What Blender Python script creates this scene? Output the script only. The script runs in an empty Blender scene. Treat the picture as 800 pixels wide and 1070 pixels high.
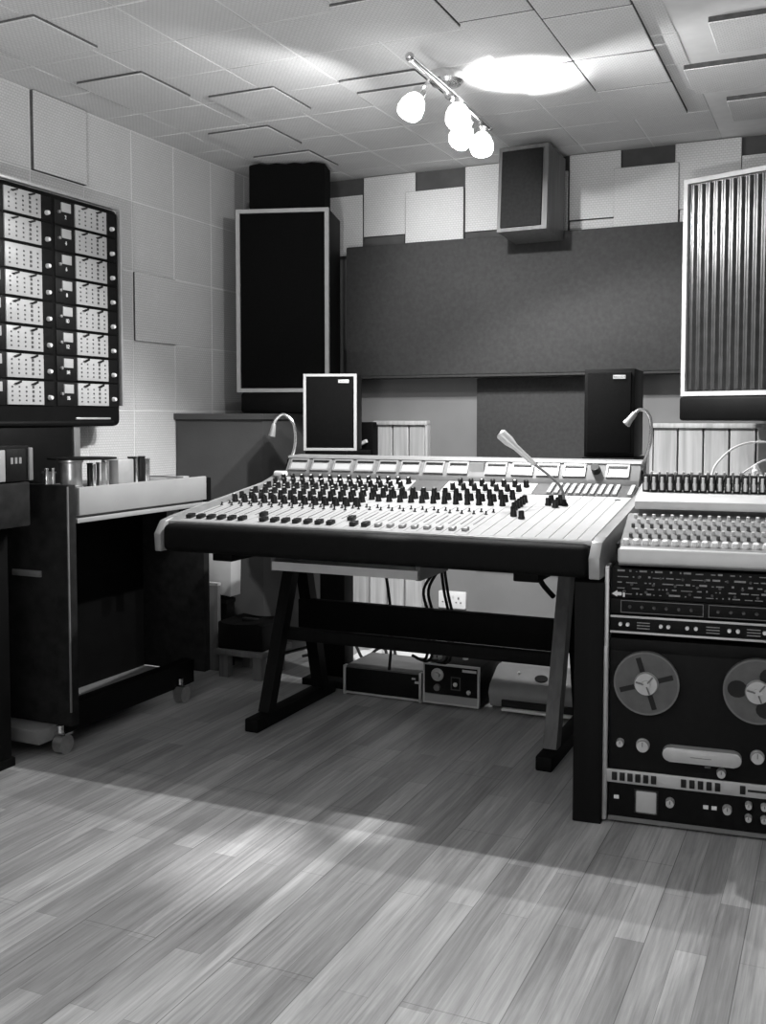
import bpy, bmesh, math, random
from mathutils import Vector, Matrix
random.seed(7)
S = bpy.context.scene
COL = S.collection
R = math.radians

# ------------------------------------------------------------------ materials
def lin(v):
    return v / 12.92 if v <= .04045 else ((v + .055) / 1.055) ** 2.4

def new_mat(name, g, rough=.6, metal=0., spec=.5):
    m = bpy.data.materials.new(name); m.use_nodes = True
    b = m.node_tree.nodes['Principled BSDF']
    b.inputs['Base Color'].default_value = (g, g, g, 1)
    b.inputs['Roughness'].default_value = rough
    b.inputs['Metallic'].default_value = metal
    b.inputs['Specular IOR Level'].default_value = spec
    return m, m.node_tree, b

def N(nt, kind, **inp):
    n = nt.nodes.new(kind)
    for k, v in inp.items():
        n.inputs[k.replace('_', ' ')].default_value = v
    return n

def mat(name, g, rough=.6, metal=0., spec=.5, var=.12, scale=18., bump=0.):
    """plain painted / moulded material with a slight procedural mottle"""
    m, nt, b = new_mat(name, g, rough, metal, spec)
    tc = nt.nodes.new('ShaderNodeTexCoord')
    no = N(nt, 'ShaderNodeTexNoise', Scale=scale, Detail=4.)
    nt.links.new(tc.outputs['Object'], no.inputs['Vector'])
    rp = nt.nodes.new('ShaderNodeValToRGB')
    lo, hi = g * (1 - var), min(g * (1 + var), 1)
    rp.color_ramp.elements[0].color = (lo, lo, lo, 1); rp.color_ramp.elements[0].position = .3
    rp.color_ramp.elements[1].color = (hi, hi, hi, 1); rp.color_ramp.elements[1].position = .7
    nt.links.new(no.outputs['Fac'], rp.inputs['Fac'])
    nt.links.new(rp.outputs['Color'], b.inputs['Base Color'])
    if bump:
        bp = N(nt, 'ShaderNodeBump', Strength=bump, Distance=.002)
        n2 = N(nt, 'ShaderNodeTexNoise', Scale=scale * 20, Detail=2.)
        nt.links.new(tc.outputs['Object'], n2.inputs['Vector'])
        nt.links.new(n2.outputs['Fac'], bp.inputs['Height'])
        nt.links.new(bp.outputs['Normal'], b.inputs['Normal'])
    return m

def tile_mat(name, g, axes):
    """perforated fibre acoustic tile: rows of fine holes in the plane given by axes"""
    m, nt, b = new_mat(name, g, .9, 0, .2)
    tc = nt.nodes.new('ShaderNodeTexCoord')
    sp = nt.nodes.new('ShaderNodeSeparateXYZ'); cb = nt.nodes.new('ShaderNodeCombineXYZ')
    nt.links.new(tc.outputs['Object'], sp.inputs[0])
    nt.links.new(sp.outputs[axes[0]], cb.inputs[0]); nt.links.new(sp.outputs[axes[1]], cb.inputs[1])
    br = N(nt, 'ShaderNodeTexBrick', Scale=1., Mortar_Size=.0016, Mortar_Smooth=.6, Brick_Width=.016, Row_Height=.0105)
    br.inputs['Color1'].default_value = (g, g, g, 1)
    br.inputs['Color2'].default_value = (g * .95, g * .95, g * .95, 1)
    br.inputs['Mortar'].default_value = (g * .72, g * .72, g * .72, 1)
    nt.links.new(cb.outputs[0], br.inputs['Vector'])
    no = N(nt, 'ShaderNodeTexNoise', Scale=3., Detail=3.)
    nt.links.new(tc.outputs['Object'], no.inputs['Vector'])
    mr = N(nt, 'ShaderNodeMapRange'); mr.inputs['To Min'].default_value = .9; mr.inputs['To Max'].default_value = 1.06
    nt.links.new(no.outputs['Fac'], mr.inputs['Value'])
    mx = nt.nodes.new('ShaderNodeMix'); mx.data_type = 'RGBA'; mx.blend_type = 'MULTIPLY'
    mx.inputs[0].default_value = 1.
    nt.links.new(br.outputs['Color'], mx.inputs[6]); nt.links.new(mr.outputs[0], mx.inputs[7])
    nt.links.new(mx.outputs[2], b.inputs['Base Color'])
    bp = N(nt, 'ShaderNodeBump', Strength=.3, Distance=.002); bp.invert = True
    nt.links.new(br.outputs['Fac'], bp.inputs['Height']); nt.links.new(bp.outputs['Normal'], b.inputs['Normal'])
    return m

def floor_mat():
    m, nt, b = new_mat('laminate_floor', .3, .38, 0, .4)
    tc = nt.nodes.new('ShaderNodeTexCoord')
    mp = nt.nodes.new('ShaderNodeMapping'); mp.inputs['Rotation'].default_value = (0, 0, R(90)); mp.inputs['Location'].default_value = (.11, -.023, 0)
    nt.links.new(tc.outputs['Object'], mp.inputs['Vector'])
    def brick(w, h, mort, c1, c2, cm, off=.37):
        br = N(nt, 'ShaderNodeTexBrick', Scale=1., Mortar_Size=mort, Mortar_Smooth=.1, Brick_Width=w, Row_Height=h)
        br.offset = off; br.offset_frequency = 2
        br.inputs['Color1'].default_value = (c1,) * 3 + (1,); br.inputs['Color2'].default_value = (c2,) * 3 + (1,)
        br.inputs['Mortar'].default_value = (cm,) * 3 + (1,)
        nt.links.new(mp.outputs[0], br.inputs['Vector']); return br
    strip = brick(.70, .066, .0006, .25, .40, .19)
    board = brick(1.26, .198, .0013, 1, 1, .62, .33)
    g1 = N(nt, 'ShaderNodeTexNoise', Scale=1., Detail=6., Roughness=.65)
    mg = nt.nodes.new('ShaderNodeMapping'); mg.inputs['Scale'].default_value = (110, 3.0, 1)
    nt.links.new(tc.outputs['Object'], mg.inputs['Vector']); nt.links.new(mg.outputs[0], g1.inputs['Vector'])
    r1 = nt.nodes.new('ShaderNodeMapRange'); r1.inputs['From Min'].default_value = .3; r1.inputs['From Max'].default_value = .7
    r1.inputs['To Min'].default_value = .68; r1.inputs['To Max'].default_value = 1.2
    nt.links.new(g1.outputs['Fac'], r1.inputs['Value'])
    g2 = N(nt, 'ShaderNodeTexNoise', Scale=1., Detail=4., Roughness=.6, Distortion=1.2)
    m2 = nt.nodes.new('ShaderNodeMapping'); m2.inputs['Scale'].default_value = (14, 1.6, 1)
    nt.links.new(tc.outputs['Object'], m2.inputs['Vector']); nt.links.new(m2.outputs[0], g2.inputs['Vector'])
    r2 = nt.nodes.new('ShaderNodeMapRange'); r2.inputs['From Min'].default_value = .35; r2.inputs['From Max'].default_value = .65
    r2.inputs['To Min'].default_value = .8; r2.inputs['To Max'].default_value = 1.15
    nt.links.new(g2.outputs['Fac'], r2.inputs['Value'])
    def mul(a, c):
        mx = nt.nodes.new('ShaderNodeMix'); mx.data_type = 'RGBA'; mx.blend_type = 'MULTIPLY'; mx.inputs[0].default_value = 1
        nt.links.new(a, mx.inputs[6]); nt.links.new(c, mx.inputs[7]); return mx.outputs[2]
    c = mul(mul(mul(strip.outputs['Color'], board.outputs['Color']), r1.outputs[0]), r2.outputs[0])
    nt.links.new(c, b.inputs['Base Color'])
    rr = nt.nodes.new('ShaderNodeMapRange'); rr.inputs['To Min'].default_value = .28; rr.inputs['To Max'].default_value = .46
    nt.links.new(g1.outputs['Fac'], rr.inputs['Value']); nt.links.new(rr.outputs[0], b.inputs['Roughness'])
    bp = N(nt, 'ShaderNodeBump', Strength=.12, Distance=.001)
    nt.links.new(g1.outputs['Fac'], bp.inputs['Height']); nt.links.new(bp.outputs['Normal'], b.inputs['Normal'])
    return m

def emit_mat(name, strength):
    m = bpy.data.materials.new(name); m.use_nodes = True
    nt = m.node_tree; b = nt.nodes['Principled BSDF']
    b.inputs['Base Color'].default_value = (.9, .9, .9, 1)
    b.inputs['Emission Color'].default_value = (1, 1, 1, 1); b.inputs['Emission Strength'].default_value = strength
    return m

def wood_mat(name, g, axis=2, rough=.6):
    m, nt, b = new_mat(name, g, rough, 0, .12 if g < .05 else .3)
    tc = nt.nodes.new('ShaderNodeTexCoord'); mp = nt.nodes.new('ShaderNodeMapping')
    sc = [45, 45, 45]; sc[axis] = 2.5; mp.inputs['Scale'].default_value = sc
    no = N(nt, 'ShaderNodeTexNoise', Scale=1., Detail=5., Distortion=.6)
    nt.links.new(tc.outputs['Object'], mp.inputs['Vector']); nt.links.new(mp.outputs[0], no.inputs['Vector'])
    rp = nt.nodes.new('ShaderNodeValToRGB')
    rp.color_ramp.elements[0].color = (g * .75,) * 3 + (1,); rp.color_ramp.elements[0].position = .3
    rp.color_ramp.elements[1].color = (g * 1.15,) * 3 + (1,); rp.color_ramp.elements[1].position = .7
    nt.links.new(no.outputs['Fac'], rp.inputs['Fac']); nt.links.new(rp.outputs['Color'], b.inputs['Base Color'])
    return m

M = dict(
    floor=floor_mat(),
    tile_x=tile_mat('acoustic_tile_side', .60, 'YZ'),
    tile_y=tile_mat('acoustic_tile_back', .70, 'XZ'),
    tile_z=tile_mat('acoustic_tile_ceiling', .68, 'XY'),
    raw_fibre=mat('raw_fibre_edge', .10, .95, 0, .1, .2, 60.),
    wall=mat('painted_plaster', .20, .9, 0, .2, .08, 4.),
    grey_wall=mat('grey_board', .06, .9, 0, .2, .1, 4., .2),
    backing=mat('dark_backing_band', .085, .95, 0, .1, .15, 12.),
    white_paint=mat('white_paint', .7, .5, 0, .4, .04),
    panel=mat('dark_grey_fabric_panel', .052, .95, 0, .15, .12, 60., .3),
    black=mat('black_lacquer', .003, .6, 0, .12, .25),
    black_cloth=mat('black_grille_cloth', .004, .95, 0, .1, .3, 90., .3),
    grey_cloth=mat('charcoal_grille_cloth', .018, .9, 0, .15, .2, 70., .3),
    vinyl=mat('black_vinyl', .003, .65, 0, .12, .3, 40., .4),
    dark_wood=wood_mat('dark_stained_wood', .007, 2, .7),
    scuffed=mat('scuffed_black_laminate', .013, .75, 0, .15, .4, 25., .3),
    speaker_trim=mat('pale_speaker_trim', .42, .5, 0, .4, .06),
    walnut=wood_mat('pale_veneer', .13, 2, .5),
    pine=wood_mat('pale_pine', .5, 2, .55),
    bare_wood=wood_mat('bare_timber', .14, 2, .7),
    cons_grey=mat('console_grey_paint', .16, .5, 0, .4, .08),
    cons_trim=mat('brushed_console_trim', .30, .4, .3, .5, .1, 30.),
    strip=mat('pale_console_panel', .36, .45, 0, .4, .05, 30.),
    strip_dark=mat('dark_insert_panel', .07, .5, 0, .4, .2, 60.),
    knob=mat('black_knob_plastic', .006, .4, 0, .4, .2),
    knob_white=mat('pale_knob_plastic', .75, .4, 0, .4, .03),
    chrome=mat('satin_chrome', .75, .25, 1., .5, .06, 40.),
    steel=mat('brushed_steel', .5, .35, .9, .5, .1, 50.),
    alu=mat('pale_aluminium', .55, .4, .5, .5, .06, 30.),
    fascia=mat('pale_grey_fascia', .32, .5, 0, .4, .07, 6.),
    deck_black=mat('recorder_black_face', .006, .55, 0, .15, .25, 50.),
    rack_dark=mat('rack_dark_panel', .005, .55, 0, .15, .3, 50.),
    print_grey=mat('panel_print_grey', .25, .5, 0, .3, .2, 200.),
    reel=mat('reel_flange_grey', .11, .35, .3, .5, .15, 30.),
    tape=mat('brown_black_tape', .05, .35, 0, .5, .1, 90.),
    meter=mat('meter_face_white', .42, .4, 0, .4, .03),
    printer=mat('printer_grey_plastic', .28, .5, 0, .4, .06),
    paper=mat('white_paper', .65, .7, 0, .3, .06, 8.),
    socket=mat('white_socket_plastic', .75, .35, 0, .5, .03),
    rubber=mat('black_rubber', .01, .7, 0, .3, .2),
    cable_pale=mat('pale_cable', .6, .5, 0, .4, .05),
    mixer=mat('mixer_grey_metal', .22, .45, .2, .4, .1, 40.),
    mixer_lip=mat('mixer_pale_lip', .5, .45, .2, .4, .05),
    ribs=mat('glossy_grey_rib', .06, .3, .5, .6, .25, 25.),
    bulb=emit_mat('frosted_lit_glass', 9.),
)

# ------------------------------------------------------------------ mesh builder
class MB:
    def __init__(s): s.bm = bmesh.new()
    def box(s, x0, y0, z0, x1, y1, z1, bev=0, seg=2):
        r = bmesh.ops.create_cube(s.bm, size=1.0)
        vs = r['verts']
        for v in vs:
            v.co = Vector(((x0 + x1) / 2 + v.co.x * (x1 - x0), (y0 + y1) / 2 + v.co.y * (y1 - y0), (z0 + z1) / 2 + v.co.z * (z1 - z0)))
        if bev:
            es = list({e for v in vs for e in v.link_edges})
            bmesh.ops.bevel(s.bm, geom=es, offset=bev, segments=seg, affect='EDGES', profile=.5)
        return s
    def bar(s, p0, p1, w, d, up=(0, 0, 1)):
        """square bar between two points"""
        p0, p1 = Vector(p0), Vector(p1); t = (p1 - p0).normalized(); u = Vector(up)
        if abs(t.dot(u)) > .98: u = Vector((0, 1, 0))
        a = t.cross(u).normalized() * w / 2; b = t.cross(a).normalized() * d / 2
        A = [s.bm.verts.new(p0 + q) for q in (a + b, a - b, -a - b, b - a)]
        B = [s.bm.verts.new(p1 + q) for q in (a + b, a - b, -a - b, b - a)]
        s._skin(A, B); return s
    def _skin(s, A, B):
        n = len(A); f = s.bm.faces.new
        for i in range(n): f((A[i], A[(i + 1) % n], B[(i + 1) % n], B[i]))
        f(A[::-1]); f(B)
    def cyl(s, p0, p1, r0, r1=None, n=16):
        p0, p1 = Vector(p0), Vector(p1); r1 = r0 if r1 is None else r1
        t = (p1 - p0).normalized(); u = Vector((0, 0, 1)) if abs(t.z) < .9 else Vector((1, 0, 0))
        a = t.cross(u).normalized(); b = t.cross(a)
        ring = lambda p, r: [s.bm.verts.new(p + (a * math.cos(2 * math.pi * i / n) + b * math.sin(2 * math.pi * i / n)) * r) for i in range(n)]
        s._skin(ring(p0, r0), ring(p1, r1)); return s
    def lathe(s, prof, c=(0, 0, 0), axis=(0, 0, 1), n=20):
        c = Vector(c); t = Vector(axis).normalized(); u = Vector((0, 0, 1)) if abs(t.z) < .9 else Vector((1, 0, 0))
        a = t.cross(u).normalized(); b = t.cross(a); rings = []
        for r, h in prof:
            r = max(r, .0004)
            rings.append([s.bm.verts.new(c + t * h + (a * math.cos(2 * math.pi * i / n) + b * math.sin(2 * math.pi * i / n)) * r) for i in range(n)])
        for A, B in zip(rings, rings[1:]):
            for i in range(n): s.bm.faces.new((A[i], A[(i + 1) % n], B[(i + 1) % n], B[i]))
        s.bm.faces.new(rings[0][::-1]); s.bm.faces.new(rings[-1]); return s
    def prism(s, poly, axis, a, b, bev=0):
        """poly of 2-D points in the plane normal to axis (x: (y,z), y: (x,z), z: (x,y))"""
        def pt(p, h):
            return {'x': (h, p[0], p[1]), 'y': (p[0], h, p[1]), 'z': (p[0], p[1], h)}[axis]
        A = [s.bm.verts.new(pt(p, a)) for p in poly]; B = [s.bm.verts.new(pt(p, b)) for p in poly]
        s._skin(A, B)
        if bev:
            es = list({e for v in A + B for e in v.link_edges})
            bmesh.ops.bevel(s.bm, geom=es, offset=bev, segments=2, affect='EDGES', profile=.5)
        return s
    def tube(s, pts, r, n=8, taper=None):
        pts = smooth([Vector(p) for p in pts]); rings = []; a = None
        for i, p in enumerate(pts):
            t = (pts[min(i + 1, len(pts) - 1)] - pts[max(i - 1, 0)]).normalized()
            if a is None:
                u = Vector((0, 0, 1)) if abs(t.z) < .9 else Vector((1, 0, 0)); a = t.cross(u).normalized()
            a = (a - t * a.dot(t)).normalized(); b = t.cross(a)
            k = i / (len(pts) - 1); rr = r if taper is None else r + (taper - r) * k
            rings.append([s.bm.verts.new(p + (a * math.cos(2 * math.pi * j / n) + b * math.sin(2 * math.pi * j / n)) * rr) for j in range(n)])
        for A, B in zip(rings, rings[1:]):
            for i in range(n): s.bm.faces.new((A[i], A[(i + 1) % n], B[(i + 1) % n], B[i]))
        s.bm.faces.new(rings[0][::-1]); s.bm.faces.new(rings[-1]); return s
    def ball(s, c, r, sc=(1, 1, 1), n=16):
        res = bmesh.ops.create_uvsphere(s.bm, u_segments=n, v_segments=n // 2, radius=r)
        for v in res['verts']: v.co = Vector((v.co.x * sc[0] + c[0], v.co.y * sc[1] + c[1], v.co.z * sc[2] + c[2]))
        return s
    def frame(s, x0, z0, x1, z1, w, y0, y1):
        """rectangular picture-frame in the xz plane as one closed ring"""
        o = [(x0, z0), (x1, z0), (x1, z1), (x0, z1)]; i = [(x0 + w, z0 + w), (x1 - w, z0 + w), (x1 - w, z1 - w), (x0 + w, z1 - w)]
        V = lambda L, y: [s.bm.verts.new((p[0], y, p[1])) for p in L]
        of, ob, jf, jb = V(o, y0), V(o, y1), V(i, y0), V(i, y1); f = s.bm.faces.new
        for k in range(4):
            q = (k + 1) % 4
            f((of[k], of[q], jf[q], jf[k])); f((ob[q], ob[k], jb[k], jb[q])); f((of[q], of[k], ob[k], ob[q])); f((jf[k], jf[q], jb[q], jb[k]))
        return s
    def build(s, name, m, parent=None, loc=None, rot=None):
        bmesh.ops.recalc_face_normals(s.bm, faces=s.bm.faces)
        for f in s.bm.faces: f.smooth = True
        me = bpy.data.meshes.new(name); s.bm.to_mesh(me); s.bm.free()
        me.set_sharp_from_angle(angle=R(38))
        o = bpy.data.objects.new(name, me); COL.objects.link(o)
        me.materials.append(M[m])
        if parent: o.parent = parent
        if loc: o.location = loc
        if rot: o.rotation_euler = rot
        return o

def smooth(p, k=6):
    if len(p) < 3: return p
    out = []
    for i in range(len(p) - 1):
        a, b, c, d = p[max(i - 1, 0)], p[i], p[i + 1], p[min(i + 2, len(p) - 1)]
        for j in range(k):
            t = j / k
            out.append(.5 * ((2 * b) + (c - a) * t + (2 * a - 5 * b + 4 * c - d) * t * t + (3 * b - a - 3 * c + d) * t ** 3))
    return out + [p[-1]]

def tag(o, label, cat, group=None, kind=None):
    o['label'] = label; o['category'] = cat
    if group: o['group'] = group
    if kind: o['kind'] = kind
    return o
def thing(name, label, cat, loc=(0, 0, 0), rz=0, group=None, rx=0):
    o = bpy.data.objects.new(name, None); COL.objects.link(o)
    o.location = loc; o.rotation_euler = (rx, 0, rz); o.empty_display_size = .1
    return tag(o, label, cat, group)
def structure(o): o['kind'] = 'structure'; return o
def inst(o, parent, loc, rot=None):
    c = o.copy(); COL.objects.link(c); c.parent = parent; c.location = loc
    if rot: c.rotation_euler = rot
    return c
def copy_tree(o, parent=None):
    c = o.copy(); COL.objects.link(c); c.parent = parent
    for ch in list(o.children): copy_tree(ch, c)
    return c
def text(body, size, name, m, parent, loc, rot, ext=.0008):
    cu = bpy.data.curves.new(name, 'FONT'); cu.body = body; cu.size = size; cu.extrude = ext; cu.align_x = 'CENTER'; cu.align_y = 'CENTER'
    t = bpy.data.objects.new(name, cu); COL.objects.link(t)
    dg = bpy.context.evaluated_depsgraph_get(); me = bpy.data.meshes.new_from_object(t.evaluated_get(dg))
    bpy.data.objects.remove(t); bpy.data.curves.remove(cu)
    o = bpy.data.objects.new(name, me); COL.objects.link(o); me.materials.clear(); me.materials.append(M[m])
    o.parent = parent; o.location = loc; o.rotation_euler = rot
    return o

# ------------------------------------------------------------------ the room
H = 2.385; XL = -2.83; YB = 4.80; XR = 2.2; YF = -2.2
structure(MB().box(XL - .1, YF, -.1, XR, YB + .1, 0).build('floor', 'floor'))
structure(MB().box(XR, YF, -.1, XR + .1, YB + .1, H + .15).build('wall_right', 'wall'))
structure(MB().box(XL - .1, YF - .1, -.1, XR, YF, H + .15).build('wall_front', 'wall'))
structure(MB().box(XL, YB, 0, XR, YB + .1, H + .1).build('wall_back', 'wall'))
structure(MB().box(XL, YB - .012, 1.98, XR, YB, H).build('trim_1', 'backing'))          # darker band behind the top tiles
# left wall with its field of flush tiles (square, 0.3 m)
w = MB().box(XL - .1, YF, 0, XL, YB + .1, H + .1)
P = .30
Y0 = -.015                                                                              # tile joints at Y0 + 0.3 k
for i in range(-6, 16):
    for j in range(8):
        z1 = H - j * P; z0 = max(z1 - P, 0)
        if z1 < .02: continue
        y0 = Y0 + i * P
        t = random.choice((0, .0004, .0008))
        w.box(XL - .01, y0 + .003, z0 + .003, XL + .016 + t, min(y0 + P - .003, YB), z1 - .003, .0012, 1)
structure(w.build('wall_left', 'tile_x'))
structure(MB().box(XL, YF, .03, XL + .0145, YB - .013, H).build('trim_4', 'white_paint'))   # pale filler in the tile joints
# ceiling with flush tiles
c = MB().box(XL - .1, YF, H + .012, XR, YB + .1, H + .12)
CX0 = -2.93
for i in range(0, 18):
    for j in range(-7, 17):
        x0 = CX0 + i * .302; y0 = -.21 + j * .302   # pale joint shows between tiles
        if x0 > -.60 and x0 < -.35 and y0 > 2.2: continue
        x1 = min(x0 + .302, XR); y1 = min(y0 + .302, YB)
        xa = max(x0, XL + .001)
        if x1 - xa < .02 or y1 - y0 < .02: continue
        c.box(xa + .0035, y0 + .0035, H + random.choice((0, .0004, .0008)), x1 - .0035, y1 - .0035, H + .02, .0012, 1)
structure(c.build('ceiling', 'tile_z'))
structure(MB().box(XL + .001, YF + .001, H + .0020, XR - .001, YB - .001, H + .0125).build('trim_5', 'white_paint'))   # pale filler in the ceiling joints
structure(MB().box(-1.9, YB - .02, 0, -.4, YB, .085, .004).build('baseboard_back', 'white_paint'))

def slab_thing(name, label, cat, x0, y0, z0, x1, y1, z1, m, group=None, bev=.0025):
    cx, cy = (x0 + x1) / 2, (y0 + y1) / 2
    o = MB().box(x0 - cx, y0 - cy, 0, x1 - cx, y1 - cy, z1 - z0, bev, 1 if name.endswith('tile') else 2).build(name, m, loc=(cx, cy, z0))
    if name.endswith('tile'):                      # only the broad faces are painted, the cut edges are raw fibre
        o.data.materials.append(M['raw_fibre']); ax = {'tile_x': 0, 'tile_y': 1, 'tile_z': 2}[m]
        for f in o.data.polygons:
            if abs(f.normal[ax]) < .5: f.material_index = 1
    return tag(o, label, cat, group)

# raised acoustic tiles: left wall
G = 'raised acoustic tiles on the left wall'
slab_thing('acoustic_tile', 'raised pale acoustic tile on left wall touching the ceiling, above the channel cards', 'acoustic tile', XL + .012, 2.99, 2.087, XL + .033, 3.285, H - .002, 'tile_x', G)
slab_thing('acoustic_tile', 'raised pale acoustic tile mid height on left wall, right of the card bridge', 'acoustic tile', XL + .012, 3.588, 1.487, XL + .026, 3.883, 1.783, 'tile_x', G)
# raised ceiling tiles
G = 'raised ceiling tiles'
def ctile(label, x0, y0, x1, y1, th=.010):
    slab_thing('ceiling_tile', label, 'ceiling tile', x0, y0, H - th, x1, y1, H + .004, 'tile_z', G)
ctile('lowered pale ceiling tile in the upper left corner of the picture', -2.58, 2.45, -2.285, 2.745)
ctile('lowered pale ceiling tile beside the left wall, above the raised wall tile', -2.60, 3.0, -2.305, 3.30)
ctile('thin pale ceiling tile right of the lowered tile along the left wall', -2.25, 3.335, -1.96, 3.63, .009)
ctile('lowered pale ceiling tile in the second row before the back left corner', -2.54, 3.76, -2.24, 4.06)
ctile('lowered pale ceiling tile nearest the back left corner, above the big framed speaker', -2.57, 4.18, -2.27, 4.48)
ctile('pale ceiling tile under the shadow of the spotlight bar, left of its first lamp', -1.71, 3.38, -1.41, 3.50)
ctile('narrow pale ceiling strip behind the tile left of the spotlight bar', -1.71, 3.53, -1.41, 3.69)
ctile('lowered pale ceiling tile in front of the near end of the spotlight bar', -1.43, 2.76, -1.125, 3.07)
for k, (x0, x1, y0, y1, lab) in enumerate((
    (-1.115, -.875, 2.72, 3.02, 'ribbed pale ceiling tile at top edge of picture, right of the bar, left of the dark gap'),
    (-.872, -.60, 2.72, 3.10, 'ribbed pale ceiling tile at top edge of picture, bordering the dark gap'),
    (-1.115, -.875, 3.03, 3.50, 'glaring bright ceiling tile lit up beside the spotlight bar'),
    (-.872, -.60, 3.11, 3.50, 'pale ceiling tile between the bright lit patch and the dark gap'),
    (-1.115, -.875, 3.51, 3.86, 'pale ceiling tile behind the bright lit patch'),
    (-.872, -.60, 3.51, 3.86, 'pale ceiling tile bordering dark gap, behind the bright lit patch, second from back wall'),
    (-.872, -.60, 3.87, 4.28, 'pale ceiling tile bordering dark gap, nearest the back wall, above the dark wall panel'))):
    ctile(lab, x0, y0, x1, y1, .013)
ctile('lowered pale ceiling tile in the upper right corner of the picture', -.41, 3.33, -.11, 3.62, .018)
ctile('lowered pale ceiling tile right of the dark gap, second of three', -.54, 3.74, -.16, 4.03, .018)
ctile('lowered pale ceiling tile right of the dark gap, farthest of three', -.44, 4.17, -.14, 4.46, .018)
# back wall tiles, alternately high and low
G = 'acoustic tiles along the top of the back wall'
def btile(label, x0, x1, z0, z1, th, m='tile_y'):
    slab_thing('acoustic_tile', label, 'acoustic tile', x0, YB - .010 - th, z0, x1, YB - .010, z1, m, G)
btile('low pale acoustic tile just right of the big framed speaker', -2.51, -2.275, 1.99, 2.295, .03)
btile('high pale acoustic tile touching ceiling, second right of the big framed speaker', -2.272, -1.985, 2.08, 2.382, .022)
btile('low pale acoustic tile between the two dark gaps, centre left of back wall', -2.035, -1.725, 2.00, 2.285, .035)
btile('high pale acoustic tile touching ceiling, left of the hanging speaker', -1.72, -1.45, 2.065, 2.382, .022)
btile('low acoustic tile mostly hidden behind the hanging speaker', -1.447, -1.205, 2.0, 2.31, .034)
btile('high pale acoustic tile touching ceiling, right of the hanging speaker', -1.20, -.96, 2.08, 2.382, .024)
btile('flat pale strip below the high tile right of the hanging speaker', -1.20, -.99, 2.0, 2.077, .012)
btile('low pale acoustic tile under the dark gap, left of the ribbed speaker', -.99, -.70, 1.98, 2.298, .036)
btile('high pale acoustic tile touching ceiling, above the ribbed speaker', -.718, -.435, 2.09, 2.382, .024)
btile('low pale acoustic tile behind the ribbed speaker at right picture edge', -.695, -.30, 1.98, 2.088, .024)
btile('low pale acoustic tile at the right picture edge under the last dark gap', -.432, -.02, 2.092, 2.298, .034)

# big dark panel and the lower dark board on the back wall
pn = thing('wall_panel', 'large wide dark grey fabric panel on back wall under the tiles', 'wall panel', (-1.51, 4.70, 1.35))
MB().box(-.81, -.04, .012, .87, .04, .665, .006).build('fabric_face', 'panel', pn)
MB().box(-.79, -.035, 0, .87, .09, .014, .003).build('bottom_rail', 'panel', pn)
slab_thing('wall_board', 'dark grey board on back wall below the large panel, behind the right desk speaker', 'wall board', -1.655, YB - .03, .42, -.90, YB, 1.345, 'panel')
# pine cladding on the back wall
def cladding(name, x0, x1, zt, wdt):
    b = MB(); x = x0
    while x < x1 - .02:
        b.box(x + .004, YB - .035, .09, min(x + wdt - .004, x1), YB, zt, .003, 1); x += wdt
    b.box(x0 - .012, YB - .05, zt, x1 + .012, YB, zt + .022, .004)
    b.box(x0 - .012, YB - .045, .09, x0 + .002, YB, zt, .002)
    b.box(x1, YB - .045, .09, x1 + .012, YB, zt, .002)
    return structure(b.build(name, 'pine'))
cladding('trim_2', -2.20, -1.925, 1.115, .091)
cladding('trim_3', -.80, 1.6, 1.105, .112)
# wainscot piece seen below the console
b = MB()
for k in range(5): b.box(-2.43 + k * .1 + .004, YB - .062, .12, -2.33 + k * .1 - .004, YB - .036, .62, .003, 1)
tag(b.build('slatted_board', 'pine'), 'pale slatted pine board on the back wall below the console', 'slatted board')

# grey corner cabinet carrying the left monitor
cc = thing('corner_cabinet', 'grey corner cabinet under the big framed speaker', 'cabinet', (-2.6, 4.4, 0))
MB().prism([(-.21, -.52), (.12, -.30), (.28, .33), (-.21, .33)], 'z', .02, 1.145).build('body', 'grey_wall', cc)
MB().prism([(-.212, -.535), (.13, -.312), (.295, .335), (-.212, .335)], 'z', 1.145, 1.172).build('top_board', 'grey_wall', cc)

# ------------------------------------------------------------------ big monitors
def monitor(label, loc, rz, ribbed):
    W, Hh, D = .45, .87, .33
    t = thing('monitor_speaker', label, 'loudspeaker', loc, rz, 'big soffit monitors')
    MB().box(0, .02, .10, W, D, .10 + Hh, .006).build('cabinet', 'black', t)
    MB().frame(0, .10, W, .10 + Hh, .018, 0, .03).build('front_frame', 'speaker_trim', t)
    if ribbed:
        g = MB().box(.02, .016, .12, W - .02, .026, .08 + Hh)
        n = 12; p = (W - .05) / n
        for k in range(n):
            x = .025 + p * (k + .5)
            g.prism([(x - p * .46, .017), (x - p * .10, .004), (x + p * .10, .004), (x + p * .46, .017)], 'z', .125, .075 + Hh)
        g.build('ribbed_grille', 'ribs', t)
    else:
        MB().box(.018, .010, .118, W - .018, .028, .082 + Hh, .004).build('grille', 'black_cloth', t)
    return t
def skirt(label, loc, rz, w0, w1):
    # black plinth box under a monitor
    p = thing('speaker_plinth', label, 'plinth', loc, rz, 'black plinths under the big monitors')
    MB().box(w0, -.005, 0, w1, .32, .098, .012).build('box', 'black', p)
    return p
LS = (-2.67, 4.18, 1.175)
monitor('big black monitor speaker in thin white frame, high in the left corner', LS, R(16.9), False)
skirt('black plinth between the left framed speaker and the grey corner cabinet', LS, R(16.9), .02, .43)
fb = thing('foam_block', 'black foam block wedged between the left framed speaker and the ceiling', 'foam block', (-2.63, 4.24, 2.147), R(16.9))
b = MB(); pts = [(0, 0), (.37, 0), (.37, .212)]
for k in range(9): pts.append((.37 - .043 * k - .02, .216 + .006 * (k % 2)))
b.prism(pts + [(0, .212)], 'y', 0, .14); b.build('block', 'black_cloth', fb)
RS = (-.611, 4.289, 1.14)
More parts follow.
